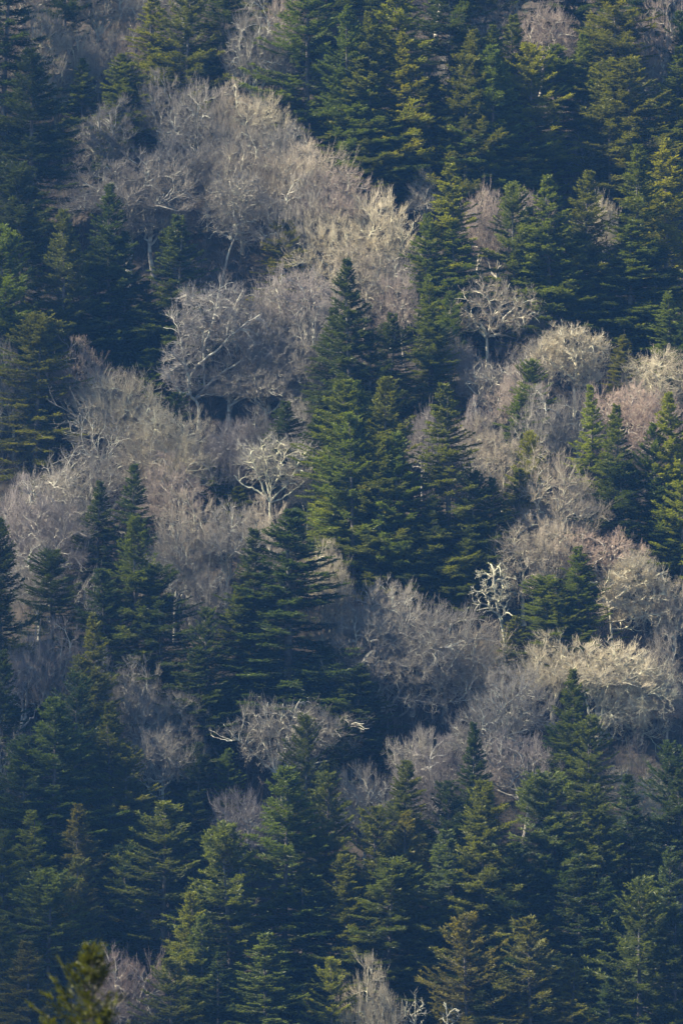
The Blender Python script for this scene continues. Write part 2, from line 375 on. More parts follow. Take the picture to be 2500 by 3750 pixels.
# ------------------------------------------------------------------ conifers of the photo: x, top, crown width, height (photo pixels), needle colour, shape | label
CONIFERS = """
150 -190 130 420 drk 5|dark spruce behind the tan bare tree of the upper left, mostly above the photo
600 -230 140 400 olv 1|spruce cut by the top edge behind the tall grey bare tree
740 -260 150 420 drk 3|dark spruce behind the bright-tipped ones of the top, cut by the photo
860 -250 160 420 drk 6|dark spruce filling the top edge behind the brightest spruce
1110 -260 150 420 drk 0|dark spruce trunk and boughs at the top edge right of the blue-black one
1300 -230 140 380 drk 4|dark spruce at the top edge left of the wide olive one
1480 -250 150 420 drk 2|dark spruce behind the rosy bare tree of the upper right corner
5 -150 170 560 drk 4|broad blue-black spruce cut by the upper left corner of the photo
72 108 170 500 drk 1|tall dark spruce below the pale bare trees of the upper left corner
188 128 80 240 grn 0|small bright green spruce beside the tall dark spruce near the upper left corner
285 118 120 290 olv 4|olive spruce below three pale bare crowns near the top edge
408 228 46 110 grn 6|tiny green spruce poking out among pale twigs in the upper left quarter
58 372 170 460 drk 7|broad dark round-topped spruce at the left edge above the green-tipped one
250 418 120 470 drk 0|slender dark spruce rising in front of the wide grey dome crown
22 518 160 480 grn 3|green-tipped spruce with upswept boughs cut by the left edge
145 478 120 470 dul 1|dull grey-green spruce between the green-tipped edge spruce and the slender dark one
285 525 90 360 drk 6|narrow dark spruce standing under the slender spruce of the grey dome
405 488 140 430 drk 4|wide dark spruce whose top meets the lower edge of the grey dome crown
650 500 90 230 olv 7|small olive spruce tucked under the slim bare tree with bright forked limbs
335 640 140 240 drk 5|dark spruce with level boughs beside the leaning bare trees
350 -20 120 340 yel 2|yellow-green spruce with a ragged top at the top edge beside its twin
420 -35 130 400 olv 3|olive-yellow spruce at the top edge, partner of the ragged yellow-green one
508 -60 140 330 drk 1|blue-black spruce at the top edge behind the olive-yellow pair
705 -60 160 420 grn 3|tall spruce with bright needle tips above the bare bright crowns, top cut off
795 10 100 420 grn 0|narrow green spruce just inside the top edge beside the brightest spruce of the top
850 20 110 430 olv 6|slim olive spruce between two brighter spruces at the top centre
909 -30 170 480 yel 5|brightest yellow-green spruce reaching the top edge at the centre
935 68 120 420 yel 2|yellow-tipped spruce directly below the brightest spruce of the top edge
834 72 120 340 grn 0|green spruce with a pointed top left of the yellow-tipped spruce
834 148 150 280 grn 1|full green spruce sloping down towards the pale bare slope at the top centre
770 150 120 230 olv 4|dull olive spruce at the upper end of the pale bare slope
1029 -80 190 470 drk 7|large blue-black spruce at the top edge right of the brightest one
985 170 150 300 drk 5|dark spruce in shade below the yellow-tipped top spruce
1079 62 120 420 olv 6|olive spruce with loose top beside the dark gap of the upper right quarter
1069 120 130 420 olv 3|loose spruce with long pale-tipped lower boughs in the upper right quarter
1129 52 110 400 olv 2|thin brown-tipped spruce above the loose long-boughed one
1184 28 100 330 olv 0|slim spruce in front of the small grey bare crown near the top edge
1134 100 130 420 grn 1|dense spruce between the brown-tipped and the slim spruce
1214 98 130 380 yel 3|yellow-green spruce with layered boughs beneath the slim spruce of the top edge
1272 98 150 310 grn 5|green spruce with bright tips beneath the grey bare crown of the top edge
1190 215 160 250 olv 1|full spruce standing in front of the layered yellow-green one
1250 302 130 190 grn 5|small spruce with bright top below the full spruce, just above the bare dark gap
1150 300 130 190 olv 4|spruce with drooping pale boughs at the foot of the upper right stand
1400 -70 180 430 olv 7|wide olive spruce cut by the top edge right of the grey bare crown
1340 70 110 330 grn 6|plain green spruce at the flank of the wide top-edge spruce
1404 135 140 400 olv 3|olive spruce with herringbone boughs in the upper right quarter
1449 130 180 430 olv 5|yellow-tipped spruce with long upswept right boughs near the upper right corner
1554 100 110 330 grn 0|green spruce cut by the right edge near the upper right corner
1440 300 130 210 drk 4|dark spruce under the long upswept boughs, in deep shade
1560 20 100 330 drk 1|dark spruce behind the green one cut by the right edge near the top corner
854 305 140 180 olv 3|short spreading spruce alone at the upper rim of the big pale crown
905 240 140 230 drk 0|dark spruce behind the short spreading one at the rim of the pale crown
1040 367 130 420 yel 2|sharp-pointed bright spruce standing clear against the dark gap
1184 418 120 400 olv 3|open spruce with sunlit yellowish lower boughs beside the reddish brush
1268 398 140 450 grn 0|dense pointed green spruce in the middle of the row below the dark gap
1335 386 110 430 olv 6|slim olive spruce next to the dense pointed one, pale crown behind it
1467 328 140 500 grn 2|tall lit spruce paired with a taller-looking yellow one by the right edge
1530 316 140 480 yel 0|tall yellow-green pointed spruce near the right edge in the upper third
1444 498 140 340 grn 6|soft green pointed spruce below the tall pair near the right edge
1338 530 160 290 grn 3|green spruce with spreading boughs above the bright bare crowns
1400 600 150 215 drk 1|dark spruce filling the shade beneath the soft green pointed one
1500 560 150 280 drk 7|blue-black spruce in shade below the tall yellow-green pointed one
1050 503 120 310 grn 2|short bright spruce directly in front of the sharp-pointed bright one
980 483 90 340 grn 4|vivid green spruce at the left foot of the sharp-pointed bright one
1250 600 150 230 grn 5|bushy green spruce just behind the umbrella-shaped bare tree
1190 612 70 190 yel 0|little bright green spruce touching the umbrella-shaped bare tree
1225 470 120 320 drk 4|dark spruce between the open sunlit-boughed and the dense pointed spruce
10 628 140 380 olv 5|olive spruce cut by the left edge above the tall mossy one
80 718 160 410 olv 7|tall mossy spruce with lichen-grey branches rising beside the left edge
145 698 90 280 olv 2|pointed spruce peeking over the shoulder of the tall mossy one
215 560 150 300 dul 1|grey-green spruce in the dark stand above the slope of pale twigs
300 745 90 160 drk 3|short dark spruce above the sunlit crest of pale twigs
345 800 70 160 grn 0|little green spruce at the sunlit crest of pale twigs
405 895 90 200 drk 5|small dark spruce squeezed between the sunlit crest and the leaning grey trees
500 1058 90 160 grn 7|low bright green spruce left of the fan-shaped bare tree
545 1110 80 130 olv 1|low olive spruce at the foot of the fan-shaped bare tree
312 1060 110 380 drk 2|pointed dark spruce alone among the pale brush of the left half
220 1098 100 330 drk 6|shorter dark spruce paired with the pointed one among the pale brush
655 915 105 260 drk 4|shaded dark spruce under the arching bare limb
735 950 100 240 drk 1|dark spruce behind the lit spruce group of the centre
810 588 120 520 drk 6|tall blue-green spruce with a narrow top above the lit spruce group of the centre
770 700 110 330 drk 0|dark spruce at the shoulder of the tall blue-green one
989 635 100 370 grn 2|slim green spruce left of the umbrella-shaped bare tree
1024 663 80 260 grn 5|small green spruce touching the slim one left of the umbrella tree
985 745 120 255 olv 7|dull bushy spruce below the slim green one, above the tall pointed spruce
889 713 110 330 drk 4|small dark spruce between the tall blue-green one and the dull bushy one
845 760 120 340 drk 3|dark spruce filling the shade right below the tall blue-green one
785 868 150 470 grn 1|full green spruce at the upper left of the lit spruce group of the centre
818 868 110 420 grn 6|green twin-topped neighbour of the full green spruce in the centre group
884 862 150 480 olv 5|broad olive spruce at the top of the centre group
1034 874 150 500 olv 2|tallest spruce of the centre group, pointed and free on its right side
815 945 130 450 grn 3|spruce with upswept boughs in front of the full green one
875 998 150 400 olv 5|olive-brown spruce with spreading boughs in the heart of the centre group
905 988 120 400 grn 0|green spruce close behind the olive-brown one of the centre group
775 1096 125 255 yel 3|bright yellow-green spruce at the lower left of the centre group
944 1110 120 290 drk 5|dark spruce with drooping V-shaped boughs in the centre group
990 1132 100 290 drk 1|dark slim spruce beside the one with drooping V-shaped boughs
1090 1080 110 330 drk 7|dark spruce in shade right of the tallest centre spruce
1130 1090 90 280 drk 4|shaded spruce beside pale bare brush in the middle right
1222 823 90 290 grn 7|bushy bright spruce left of the tall bright bare tree with a straight stem
1190 900 80 230 grn 4|green spruce at the foot of the bushy bright one
1214 986 80 270 yel 3|yellow little spruce beside grey lichen branches in the middle right
1190 1070 90 240 olv 1|olive spruce beneath the yellow little one
1428 763 70 190 brn 0|small orange-tinged spruce between two bright bare crowns
1366 878 90 410 yel 2|tall narrow spruce with bright left side in front of the reddish crown
1410 925 105 430 grn 0|green spruce standing right against the tall narrow bright-sided one
1488 968 110 400 grn 5|green spruce below the reddish crown near the right edge
1565 895 110 480 yel 6|yellow-green spruce cut by the right edge at mid height
1430 1060 150 330 drk 7|dark full spruce in front of the tall narrow bright-sided one
1520 1090 120 300 drk 4|dark spruce between two lit ones near the right edge
1562 1103 120 340 yel 3|bright golden-tipped spruce cut by the right edge below mid height
1535 663 90 280 grn 2|lone pointed teal spruce near the right edge above the bright bare crown
1565 700 80 260 drk 1|dark spruce at the right edge beside the lone pointed teal one
867 1213 105 195 olv 3|short olive spruce with upswept boughs at the bottom of the centre group
991 1238 85 185 grn 6|short slim green spruce in the dark hollow below the centre group
1066 1236 85 210 grn 3|small green spruce with an open top near the white lichen snag
1134 1218 75 190 grn 7|fuzzy green spruce behind the white lichen snag
920 1180 110 200 drk 1|dark spruce behind the short olive one with upswept boughs
1334 1250 115 330 grn 0|pointed green spruce with one dark flank right of the white lichen snag
1262 1318 130 260 grn 7|bushy green spruce adjoining the pointed dark-flanked one
1184 1408 80 200 olv 4|low olive spruce under the white lichen snag
1300 1350 110 250 olv 5|low spruce between the bushy one and the pointed dark-flanked one
5 1188 140 500 drk 0|dark spruce cut by the left edge at mid height
120 1260 140 330 drk 7|wide dark spruce below the pale brush near the left edge
315 1183 140 470 olv 5|brown-olive spruce with lichen-grey branches in front of the pointed dark one
375 1296 165 380 drk 7|tall round-topped dark spruce with mossy green crown tip
250 1300 120 350 drk 1|dark spruce between the wide dark one and the round-topped one
340 1455 105 220 olv 6|small-topped spruce standing before the round-topped dark one
225 1403 110 450 olv 2|mossy spruce with a thin olive top above the lower left stand
578 1208 140 480 drk 2|black spruce with a sharp top, smaller of the two black ones of the centre
660 1163 235 540 drk 6|largest black spruce of the centre with see-through layered boughs
550 1338 115 360 olv 4|green-topped spruce in front of the sharp-topped black one
465 1490 130 300 drk 1|dark spruce between the round-topped and the black ones
480 1390 100 360 drk 5|shaded dark spruce beside the green-topped one
610 1480 130 240 drk 0|dark spruce at the foot of the largest black one
125 1598 180 480 grn 1|broad green spruce of the lower left stand below the pale brush
262 1608 120 460 olv 0|pointed olive spruce right of the broad green one in the lower left stand
170 1540 110 400 drk 3|dark spruce behind the broad green one of the lower left stand
195 1500 100 380 dul 5|grey-green ragged spruce under the thin-topped mossy one
288 1704 120 370 brn 3|rusty brown-tinged spruce in the lower left stand
55 1690 150 380 drk 7|dark spruce at the left edge below the broad green one
5 1488 110 420 drk 4|dark spruce cut by the left edge beside the pale upright brush
525 1714 60 200 grn 0|tiny green spruce below the fan of grey limbs
455 1700 80 240 drk 5|dark spruce in the hollow left of the fan of grey limbs
450 1810 100 260 drk 1|dark spruce under the grey spreading limbs of the lower left
702 1640 100 430 olv 3|pointed spruce standing in front of the wide fan of grey limbs
820 1518 130 260 drk 1|dark green spruce right of the wide fan of grey limbs
745 1480 110 240 drk 7|dark spruce behind the foot of the largest black one
790 1640 90 250 drk 0|small dark spruce beside the twisted dark bare trunk
1314 1533 115 470 olv 0|pointed spruce in front of the wide cream crown
1350 1644 112 430 olv 7|full dark-olive spruce below the pointed one of the cream crown
1290 1660 130 330 drk 5|dark spruce at the left foot of the pointed one of the cream crown
1090 1653 95 440 drk 6|slim black spruce alone in front of the mauve brush
1534 1703 120 450 drk 3|dark spruce near the right edge below the cream sweeping limbs
1450 1773 120 430 drk 2|dark spruce with grey boughs left of the one below the cream limbs
1568 1760 100 430 drk 0|dark spruce cut by the right edge in the lower third
924 1742 110 420 olv 1|olive-topped spruce among grey brush in the lower middle
905 1688 36 110 grn 0|tiny spruce top among grey brush in the lower middle
1020 1790 120 400 drk 5|dark spruce right of the olive-topped one in the lower middle
80 1856 120 450 yel 2|sunlit yellow-topped spruce in the lower left, gap around its tip
185 1842 120 450 brn 2|brown-topped spruce next to the yellow-topped one in the lower left
373 1838 180 520 olv 3|open spruce with wide level lit boughs in the lower left
165 1966 110 420 brn 5|short brown-tipped spruce below the brown-topped one
105 1998 180 460 grn 7|bushy green spruce with many small tops in the lower left
172 2040 100 380 brn 3|thin reddish spruce in front of the bushy many-topped one
5 1903 120 460 olv 1|olive spruce cut by the left edge in the lower fifth
-5 2095 130 420 olv 4|dim spruce cut by the left edge above the bottom corner
290 1940 120 380 drk 7|dark spruce between the brown-tipped and the open level-boughed spruces
62 2156 150 430 brn 6|grey-brown pointed spruce in the bottom left corner
480 1990 150 400 drk 5|shaded spruce under the open level-boughed one
540 1893 170 560 olv 7|wide olive spruce left of the tall lower central one
650 1758 190 640 grn 1|tall wide green spruce of the lower centre below the fan of grey limbs
735 1770 140 560 olv 5|tall olive spruce close beside the wide green one of the lower centre
700 2010 170 420 drk 4|very dark spruce in shade under the tall lower central pair
425 2043 110 450 yel 6|slim lit spruce rising from the bottom left above pale pinkish brush
465 2098 100 420 grn 0|green companion right of the slim lit spruce
395 2198 130 420 olv 3|mossy spruce in front of the slim lit one at the bottom
500 2180 110 380 drk 2|dark spruce between the slim lit one and the bottom centre one
612 2140 170 460 olv 0|conical grey-green spruce free-standing at the bottom left of centre
540 2210 80 300 olv 6|little spruce at the flank of the conical grey-green one
765 2195 100 420 yel 3|bright-tipped spruce at the bottom edge left of the bare lichen tree
705 2246 70 260 olv 2|small spruce between the conical one and the bright-tipped one
859 1850 150 520 olv 5|green-shouldered spruce left of the brown-topped one in the lower middle
929 1862 120 480 brn 0|brown-topped spruce in the lower middle among dull ones
884 1972 185 480 olv 7|huge dull spruce spreading over the lower middle
800 1960 130 480 olv 1|grey-green spruce on the left side of the huge dull one
1110 1790 160 600 olv 1|tall bluish spruce under the slim black one
1045 1900 140 480 dul 4|dull blue-grey spruce between the huge one and the tall bluish one
1262 1775 170 540 dul 7|blunt-topped grey spruce below the mauve brush
1259 1876 150 500 drk 5|dim spruce directly beneath the blunt-topped grey one
1180 1930 150 480 drk 1|dim blue spruce right of the tall bluish one
1389 1795 120 480 olv 6|olive pointed spruce right of the blunt-topped grey one
1340 1960 140 460 drk 0|dark blue spruce below the olive pointed one
1400 2010 120 400 drk 4|dark blue spruce left of the tall lower right one
1529 1940 120 480 dul 2|bluish spruce near the right edge in the lower fifth
1464 1985 60 240 olv 0|thin-topped spruce poking above the tall lower right one
1466 2018 170 560 olv 3|tall layered spruce of the lower right corner
1550 2080 130 460 drk 5|dark spruce cut by the right edge in the bottom corner
1076 2098 140 480 brn 3|brown-topped layered spruce at the bottom right of centre
1224 2103 160 500 brn 5|amber-topped spruce with wide tiers beside the brown-topped layered one
1150 2200 110 380 drk 1|dark spruce between the two amber-brown topped ones
1306 2203 130 400 brn 2|orange-tipped narrow spruce near the bottom right corner
1134 2300 80 260 yel 0|small yellow spruce at the bottom edge, right of centre
960 2130 130 230 drk 7|very dark spruce above the bare lichen tree of the bottom edge
810 2220 90 250 olv 4|olive spruce at the bottom behind the bare lichen tree
1400 2240 120 400 drk 6|dark spruce right of the orange-tipped one at the bottom
"""

# ------------------------------------------------------------------ bare trees: x, top, crown width, height, twig colour, shape | label
BARES = """
1095 795 110 190 rose 3|rosy brush hiding the lower stem of the umbrella-shaped bare tree
1205 640 120 190 dim 0|dim brush behind the right half of the umbrella-shaped crown
530 790 180 200 dim 0|dim brush right behind the arching limb and the leaning grey tree
615 800 170 185 gry 3|grey brush filling the space above the arching limb
700 760 130 200 dim 2|dim brush between the arching limb and the tall blue-green spruce
1180 830 140 240 rose 3|rosy brush below the umbrella-shaped bare tree towards the bushy bright spruce
1100 930 120 240 tan 6|tan brush above the tan lichen-spotted tree in the middle right
1330 885 120 240 gry 0|grey brush at the foot of the tall bright bare tree with a straight stem
1430 1220 150 200 rose 3|rosy brush along the upper rim of the slope right of the pink-topped crown
85 1230 150 260 gry 3|grey brush near the left edge just above the wide dark spruce
410 1560 120 230 gry 6|grey bare tree in the hollow right of the sweeping limbs of the lower left
430 1630 100 200 dim 3|dim thin brush beside the dark hollow left of the grey fan
60 -150 170 330 rose 2|rosy brush at the very top of the upper left corner
230 -140 180 330 tan 0|tan brush along the top edge above the grey bare tree of the upper left
430 -170 160 300 dim 3|dim brush at the top edge behind the olive-yellow spruce pair
640 -200 160 320 rose 7|rosy twigs along the top edge between the grey bare tree and the green spruces
1000 -220 200 330 mav 2|mauve brush deep in the shade at the top edge
1180 -190 200 330 dim 0|dim brush along the top edge left of the rosy grey crown
1340 -190 170 330 rose 3|rosy brush along the top edge above the rosy grey crown
1540 -180 170 330 mav 4|mauve brush in the very top of the upper right corner
130 -10 210 330 tan 4|pale tan bare tree in the upper left corner between dark spruces
225 38 120 230 gry 1|grey bare tree right of the pale tan one of the upper left corner
310 48 120 240 rose 3|rosy brushy bare tree beside the olive spruce at the top left
60 20 90 240 rose 2|rosy bare tree behind the pale tan one at the top left
305 -60 100 200 tan 5|tan bare crown cut by the top edge left of the yellow-green spruce
590 -20 160 340 gry 3|tall grey bare tree reaching the top edge beside the blue-black spruce
650 -30 90 260 rose 0|rosy bare tree touching the left side of the bright-tipped top spruce
235 208 170 250 dim 4|dim wide bare tree above the grey dome crown
170 90 120 220 gry 0|grey bare tree below the pale tan one of the upper left
375 150 130 260 dim 3|dim bare tree left of the bright slope of pale crowns
440 170 150 280 gry 0|grey broom-like bare tree at the upper end of the bright slope
520 170 140 280 tan 3|tan bare tree on the bright slope below the tall grey one
590 178 140 260 crm 1|brightest cream bare crown of the upper slope
660 250 120 240 gry 2|grey bare crown under the bright-tipped top spruce
300 325 300 330 dim 2|very wide grey dome of a bare tree in the upper left quarter
400 290 160 260 dim 6|dim upright bare tree behind the wide grey dome
350 380 200 260 dim 0|dim bare tree in front of the wide grey dome
478 300 90 230 gry 7|slim bare tree with bright forked limbs right of the wide grey dome
560 280 160 300 tan 3|tan bare tree in the middle of the upper slope
640 330 150 280 tan 0|upright pale bare tree on the upper slope right of the middle one
520 250 120 240 gry 1|grey bare crown between the bright cream one and the wide dome
700 300 170 300 tan 6|broad tan bare tree at the dark spruces' lower rim
765 355 180 300 rose 2|rosy-topped bare tree above the big pale crown of the upper middle
690 390 170 300 gry 3|grey bare tree left of the big pale crown
870 420 190 300 crm 0|big pale sunlit crown beside the dark gap of the upper middle
780 440 190 300 crm 4|wide cream bare crown left of the big pale sunlit one
655 400 110 260 dim 7|dim upright bare tree above the small olive spruce
900 560 140 240 gry 2|grey bare tree between the tall blue-green spruce and the slim green one
840 530 160 260 tan 5|tan bare tree with bright stems above the tall blue-green spruce
930 610 110 240 rose 0|rosy bare tree just left of the slim green spruce
972 378 95 180 gry 0|small round grey bare tree in the dark gap of the upper middle
1095 395 110 260 rose 7|reddish upright brush right of the sharp-pointed bright spruce
1140 430 110 260 rose 3|rosy brush left of the open sunlit-boughed spruce
1205 410 100 220 rose 2|rosy brushy crown behind the dense pointed spruce
1390 408 100 250 crm 7|cream bare crown between the slim olive and the soft green spruce
1240 -5 160 240 rose 0|rosy grey bare crown touching the top edge in the upper right
1120 -30 130 220 dim 4|dim bare crown cut by the top edge right of the blue-black spruce
1520 -10 160 340 rose 3|rosy bare tree at the upper right corner
1490 60 110 280 gry 1|grey bare tree left of the green spruce cut by the right edge
1335 165 90 180 tan 5|tan bare tree between the layered spruces of the upper right
1350 280 110 170 dim 8|dim crooked bare tree with pale stubs below the herringbone-boughed spruce
1548 190 90 200 gry 8|grey lichen-covered branches at the right edge near the upper corner
1505 295 90 200 rose 2|rosy bare twigs behind the tall yellow-green pointed spruce
800 -30 120 190 rose 7|rosy bare twigs at the top edge above the narrow green spruce
1025 120 60 140 gry 3|grey bare twigs squeezed beside the yellow-tipped top spruce
1060 190 80 200 dim 5|dim bare stem in the shade of the loose long-boughed spruce
685 578 200 330 mav 2|mauve-grey dome of fine twigs above the leaning bare trees
620 640 150 300 gry 3|grey bare crown between the mauve dome and the long leaning limb
715 680 130 280 gry 4|grey bare tree below the mauve dome with twisted bright limbs
700 885 100 170 gry 5|small grey bare tree under the right end of the arching limb
540 935 130 220 mav 1|mauve brush in shade under the arching limb
600 925 120 200 dim 3|dim brush above the fan-shaped bare tree
500 940 110 280 mav 7|mauve upright brush in the dark hollow left of the fan-shaped tree
1240 680 120 165 rose 3|rosy bare tree behind the umbrella-shaped one
1210 765 100 190 dim 4|dim bare tree right of the umbrella-shaped one's stem
1035 745 80 210 dim 6|dim twiggy tree left of the umbrella-shaped one's stem
1258 752 100 165 tan 3|tan bare tree left of the tall bright one with a straight stem
1505 768 150 250 crm 5|bright cream forked bare tree near the right edge
1440 850 160 260 pnk 2|reddish bare crown between the orange-tinged spruce and the right edge
1500 880 180 270 pnk 0|pinkish bare crown with diagonal pale limbs near the right edge
1075 900 80 260 mav 3|mauve brush right of the tallest centre spruce
970 900 100 260 mav 7|mauve brush in the gap left of the tallest centre spruce
1155 965 130 240 tan 5|tan lichen-spotted bare tree in the middle right
1240 875 120 280 gry 3|grey bare tree with upright limbs below the tall bright one
1100 1010 100 220 gry 8|crooked pale lichen tree right of the tallest centre spruce
1290 1010 220 330 tan 4|wide tan bare tree with level lower limbs in the middle right
1320 1090 180 260 gry 6|grey spreading bare tree under the wide tan one
1205 1170 150 260 tan 5|tan curly-limbed bare tree above the bushy green spruce
1370 1185 210 240 pnk 2|pink-topped bare crown on the slope right of the pointed green spruce
1275 1180 150 240 tan 0|tan bare tree left of the pink-topped crown
1460 1245 170 190 gry 0|grey-pink bare crown stepping down from the pink-topped one
1545 1300 90 260 tan 1|tan bare tree cut by the right edge below the golden-tipped spruce
1520 1430 90 240 dim 4|dim bare tree in the dark hollow above the cream crown
1275 1440 180 250 crm 3|cream bare tree forming the left half of the wide cream crown
1375 1440 240 260 crm 2|wide cream domed crown glowing in the sun at the right
1470 1500 150 200 crm 4|cream bare tree at the sloping right shoulder of the wide cream crown
1530 1560 110 150 pnk 0|pinkish bare tree at the right edge below the cream crown
1450 1735 160 220 crm 5|pale tangle of lichen limbs under the wide cream crown
1020 1370 220 290 gry 0|wide grey bare crown below the dark hollow of the centre
880 1300 190 330 gry 2|grey domed bare tree right of the largest black spruce
950 1390 190 250 gry 6|grey bare tree with level lichen limbs in the middle of the grey slope
1090 1410 160 260 tan 4|tan bare tree at the foot of the white lichen snag
770 1300 130 300 tan 7|tan upright bare tree touching the largest black spruce
755 1230 110 260 crm 3|bright cream brush between the largest black spruce and the yellow-green one
800 1390 160 300 dim 3|dim bare tree in front of the grey domed one
1180 1490 170 300 gry 1|grey bare tree between the grey slope and the cream crown
1110 1585 190 280 gry 2|grey round bare crown above the slim black spruce
1190 1650 220 320 mav 2|mauve cloud of twigs right of the slim black spruce
1000 1680 170 300 mav 3|mauve bare tree left of the slim black spruce
960 1640 130 260 gry 1|grey bare tree under the twisted dark trunk
1280 1760 120 240 mav 7|mauve twigs below the dark spruce at the cream crown's foot
190 765 150 260 rose 3|rosy bare tree above the sunlit crest near the left edge
235 810 160 280 tan 1|tan bare tree at the upper end of the sunlit crest
300 840 190 280 crm 0|brightest bare crown of the sunlit crest in the left half
370 900 180 280 crm 2|cream bare crown on the lower shoulder of the sunlit crest
425 980 150 250 crm 6|cream bare crown at the tip of the sunlit crest
240 890 220 290 gry 8|twisted bare tree with pale snaking limbs under the sunlit crest
330 960 180 270 tan 1|tan bare tree below the middle of the sunlit crest
30 760 130 300 dim 4|dim bare tree behind the tall mossy spruce at the left edge
200 1005 200 290 gry 4|grey bare tree right of the tall mossy spruce's foot
110 1030 150 300 gry 5|grey bare tree with dark wiry limbs near the left edge
400 1030 190 270 rose 3|rosy bare tree below the tip of the sunlit crest
40 1080 150 300 mav 3|mauve brush cut by the left edge above mid height
120 1120 190 310 mav 0|mauve-grey bare tree left of the pair of dark spruces in brush
440 1120 190 320 tan 3|tan bare tree right of the pointed dark spruce in brush
520 1120 150 320 gry 2|grey bare tree above the sharp-topped black spruce
400 1180 150 300 gry 1|grey bare tree between the pointed dark spruce and the black ones
610 1130 150 280 tan 3|tan brush just above the largest black spruce's tip
480 1260 120 320 gry 7|grey upright brush left of the sharp-topped black spruce
200 1285 80 220 gry 8|thin crooked lichen tree between two dark spruces at the left
705 1040 90 190 gry 1|grey bare tree right of the fan-shaped one
50 1410 150 320 mav 7|mauve upright brush near the left edge below mid height
140 1410 150 330 rose 3|rosy upright brush beside the mauve one at the left
230 1440 90 260 gry 5|grey bare tree behind the thin-topped mossy spruce
310 1500 150 270 gry 3|grey bare tree in front of the round-topped dark spruce's foot
340 1560 150 250 gry 4|grey bare tree with limbs sweeping right in the lower left
370 1650 160 280 gry 6|grey spreading bare tree right of the rusty brown spruce
15 1625 130 280 gry 5|grey bare tree with stout limbs cut by the left edge
455 1690 60 150 gry 8|small whitish bare sapling in the dark hollow left of the grey fan
555 1780 160 280 mav 1|mauve bare tree left of the tall wide green spruce
840 1720 160 300 gry 1|grey bare tree with pale wiry stems in the lower middle
960 1730 100 240 gry 5|grey bare tree behind the olive-topped spruce of the lower middle
310 2065 110 220 dim 3|dim small bare tree above the pinkish brush of the lower left
350 2110 90 200 dim 7|dim thin bare tree right of the small one above the pinkish brush
270 2140 190 400 pnk 2|pinkish bare crown behind the blurred tip at the bottom left
340 2230 120 260 rose 6|rosy bare tree lower down beside the pinkish crown at the bottom left
858 2185 165 420 crm 3|bare lichen tree at the bottom edge right of the bright-tipped spruce
892 2250 80 240 gry 1|grey bare tree adjoining the lichen tree of the bottom edge
1420 1990 80 200 mav 0|mauve little bare tree left of the tall lower right spruce
1555 1975 80 240 mav 3|mauve bare twigs cut by the right edge in the lower fifth
"""

FOLC = {'yel': (.150, .164, .026), 'grn': (.084, .108, .026), 'olv': (.090, .102, .028), 'drk': (.042, .060, .029),  # needle hues with how brightly lit each spruce looks mixed in
        'dul': (.082, .100, .050), 'brn': (.128, .120, .038)}
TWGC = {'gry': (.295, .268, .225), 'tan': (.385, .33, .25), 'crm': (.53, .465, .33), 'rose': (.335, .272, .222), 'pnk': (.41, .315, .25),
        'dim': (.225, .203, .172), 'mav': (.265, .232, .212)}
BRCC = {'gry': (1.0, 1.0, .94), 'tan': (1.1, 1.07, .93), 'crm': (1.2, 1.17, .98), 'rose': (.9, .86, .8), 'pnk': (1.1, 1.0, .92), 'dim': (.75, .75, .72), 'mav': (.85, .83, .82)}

rl = np.random.default_rng(404)
def root(name, loc, label, cat, group=None, rz=0.0, sc=(1, 1, 1)):
    o = bpy.data.objects.new(name, None); COL.objects.link(o)
    o.empty_display_size = .3; o.location = loc; o.rotation_euler = (float(rl.normal(0, .022)), float(rl.normal(0, .022)), rz) if group else (0, 0, rz); o.scale = sc
    o['label'] = label; o['category'] = cat
    if group: o['group'] = group
    return o

def part(name, me, parent, color=None):
    o = bpy.data.objects.new(name, me); COL.objects.link(o); o.parent = parent
    if color is not None: o.color = (*color, 1)
    return o

rg = np.random.default_rng(77)
placed = []
def rows(txt):
    for ln in txt.strip().splitlines():
        a, lab = ln.split('|'); f = a.split()
        yield [float(v) for v in f[:4]]+[f[4], int(f[5]), lab]

for x, top, w, H, tone, k, lab in rows(CONIFERS):
    X, Y, Z, s = locate(x, top, H)
    if int(x) % 2 and k in CON_ALT: k = CON_ALT[k]
    tk, cr = CON[k]
    sz = H*s/18.0; sx = (w*s/2)/CON_R[k]*(1.45 if top < 1700 else 1.6)
    r = root("spruce_tree", (X, Y, Z-.3), lab, "spruce tree", "spruces on the mountainside", float(rg.uniform(0, 6.28)), (sx, sx, sz))
    c = np.array(FOLC[tone])*((.88, .98, 1.15) if top > 1500 else (1.0, 1.06, 1.0))*rg.uniform(.88, 1.14)*np.array([rg.uniform(.92, 1.1), 1, rg.uniform(.9, 1.1)])  # lower spruces tinted bluish: their shade is put into the needle colour
    part("trunk", tk, r); part("crown", cr, r, c); placed.append((X, Y, w*s/2))

for x, top, w, H, tone, k, lab in rows(BARES):
    X, Y, Z, s = locate(x, top, H)
    ms = BAR[k]
    sz = H*s/13.0; sx = (w*s)/10.0*1.18
    r = root("bare_tree", (X, Y, Z-.3), lab, "bare tree", "leafless trees on the mountainside", float(rg.uniform(0, 6.28)), (sx, sx, sz))
    v = rg.uniform(.9, 1.1)
    part("trunk", ms[0], r, BRCC[tone]); part("branches", ms[1], r, BRCC[tone]); part("crown", ms[2], r, np.array(TWGC[tone])*v*1.1)
    placed.append((X, Y, w*s/4))

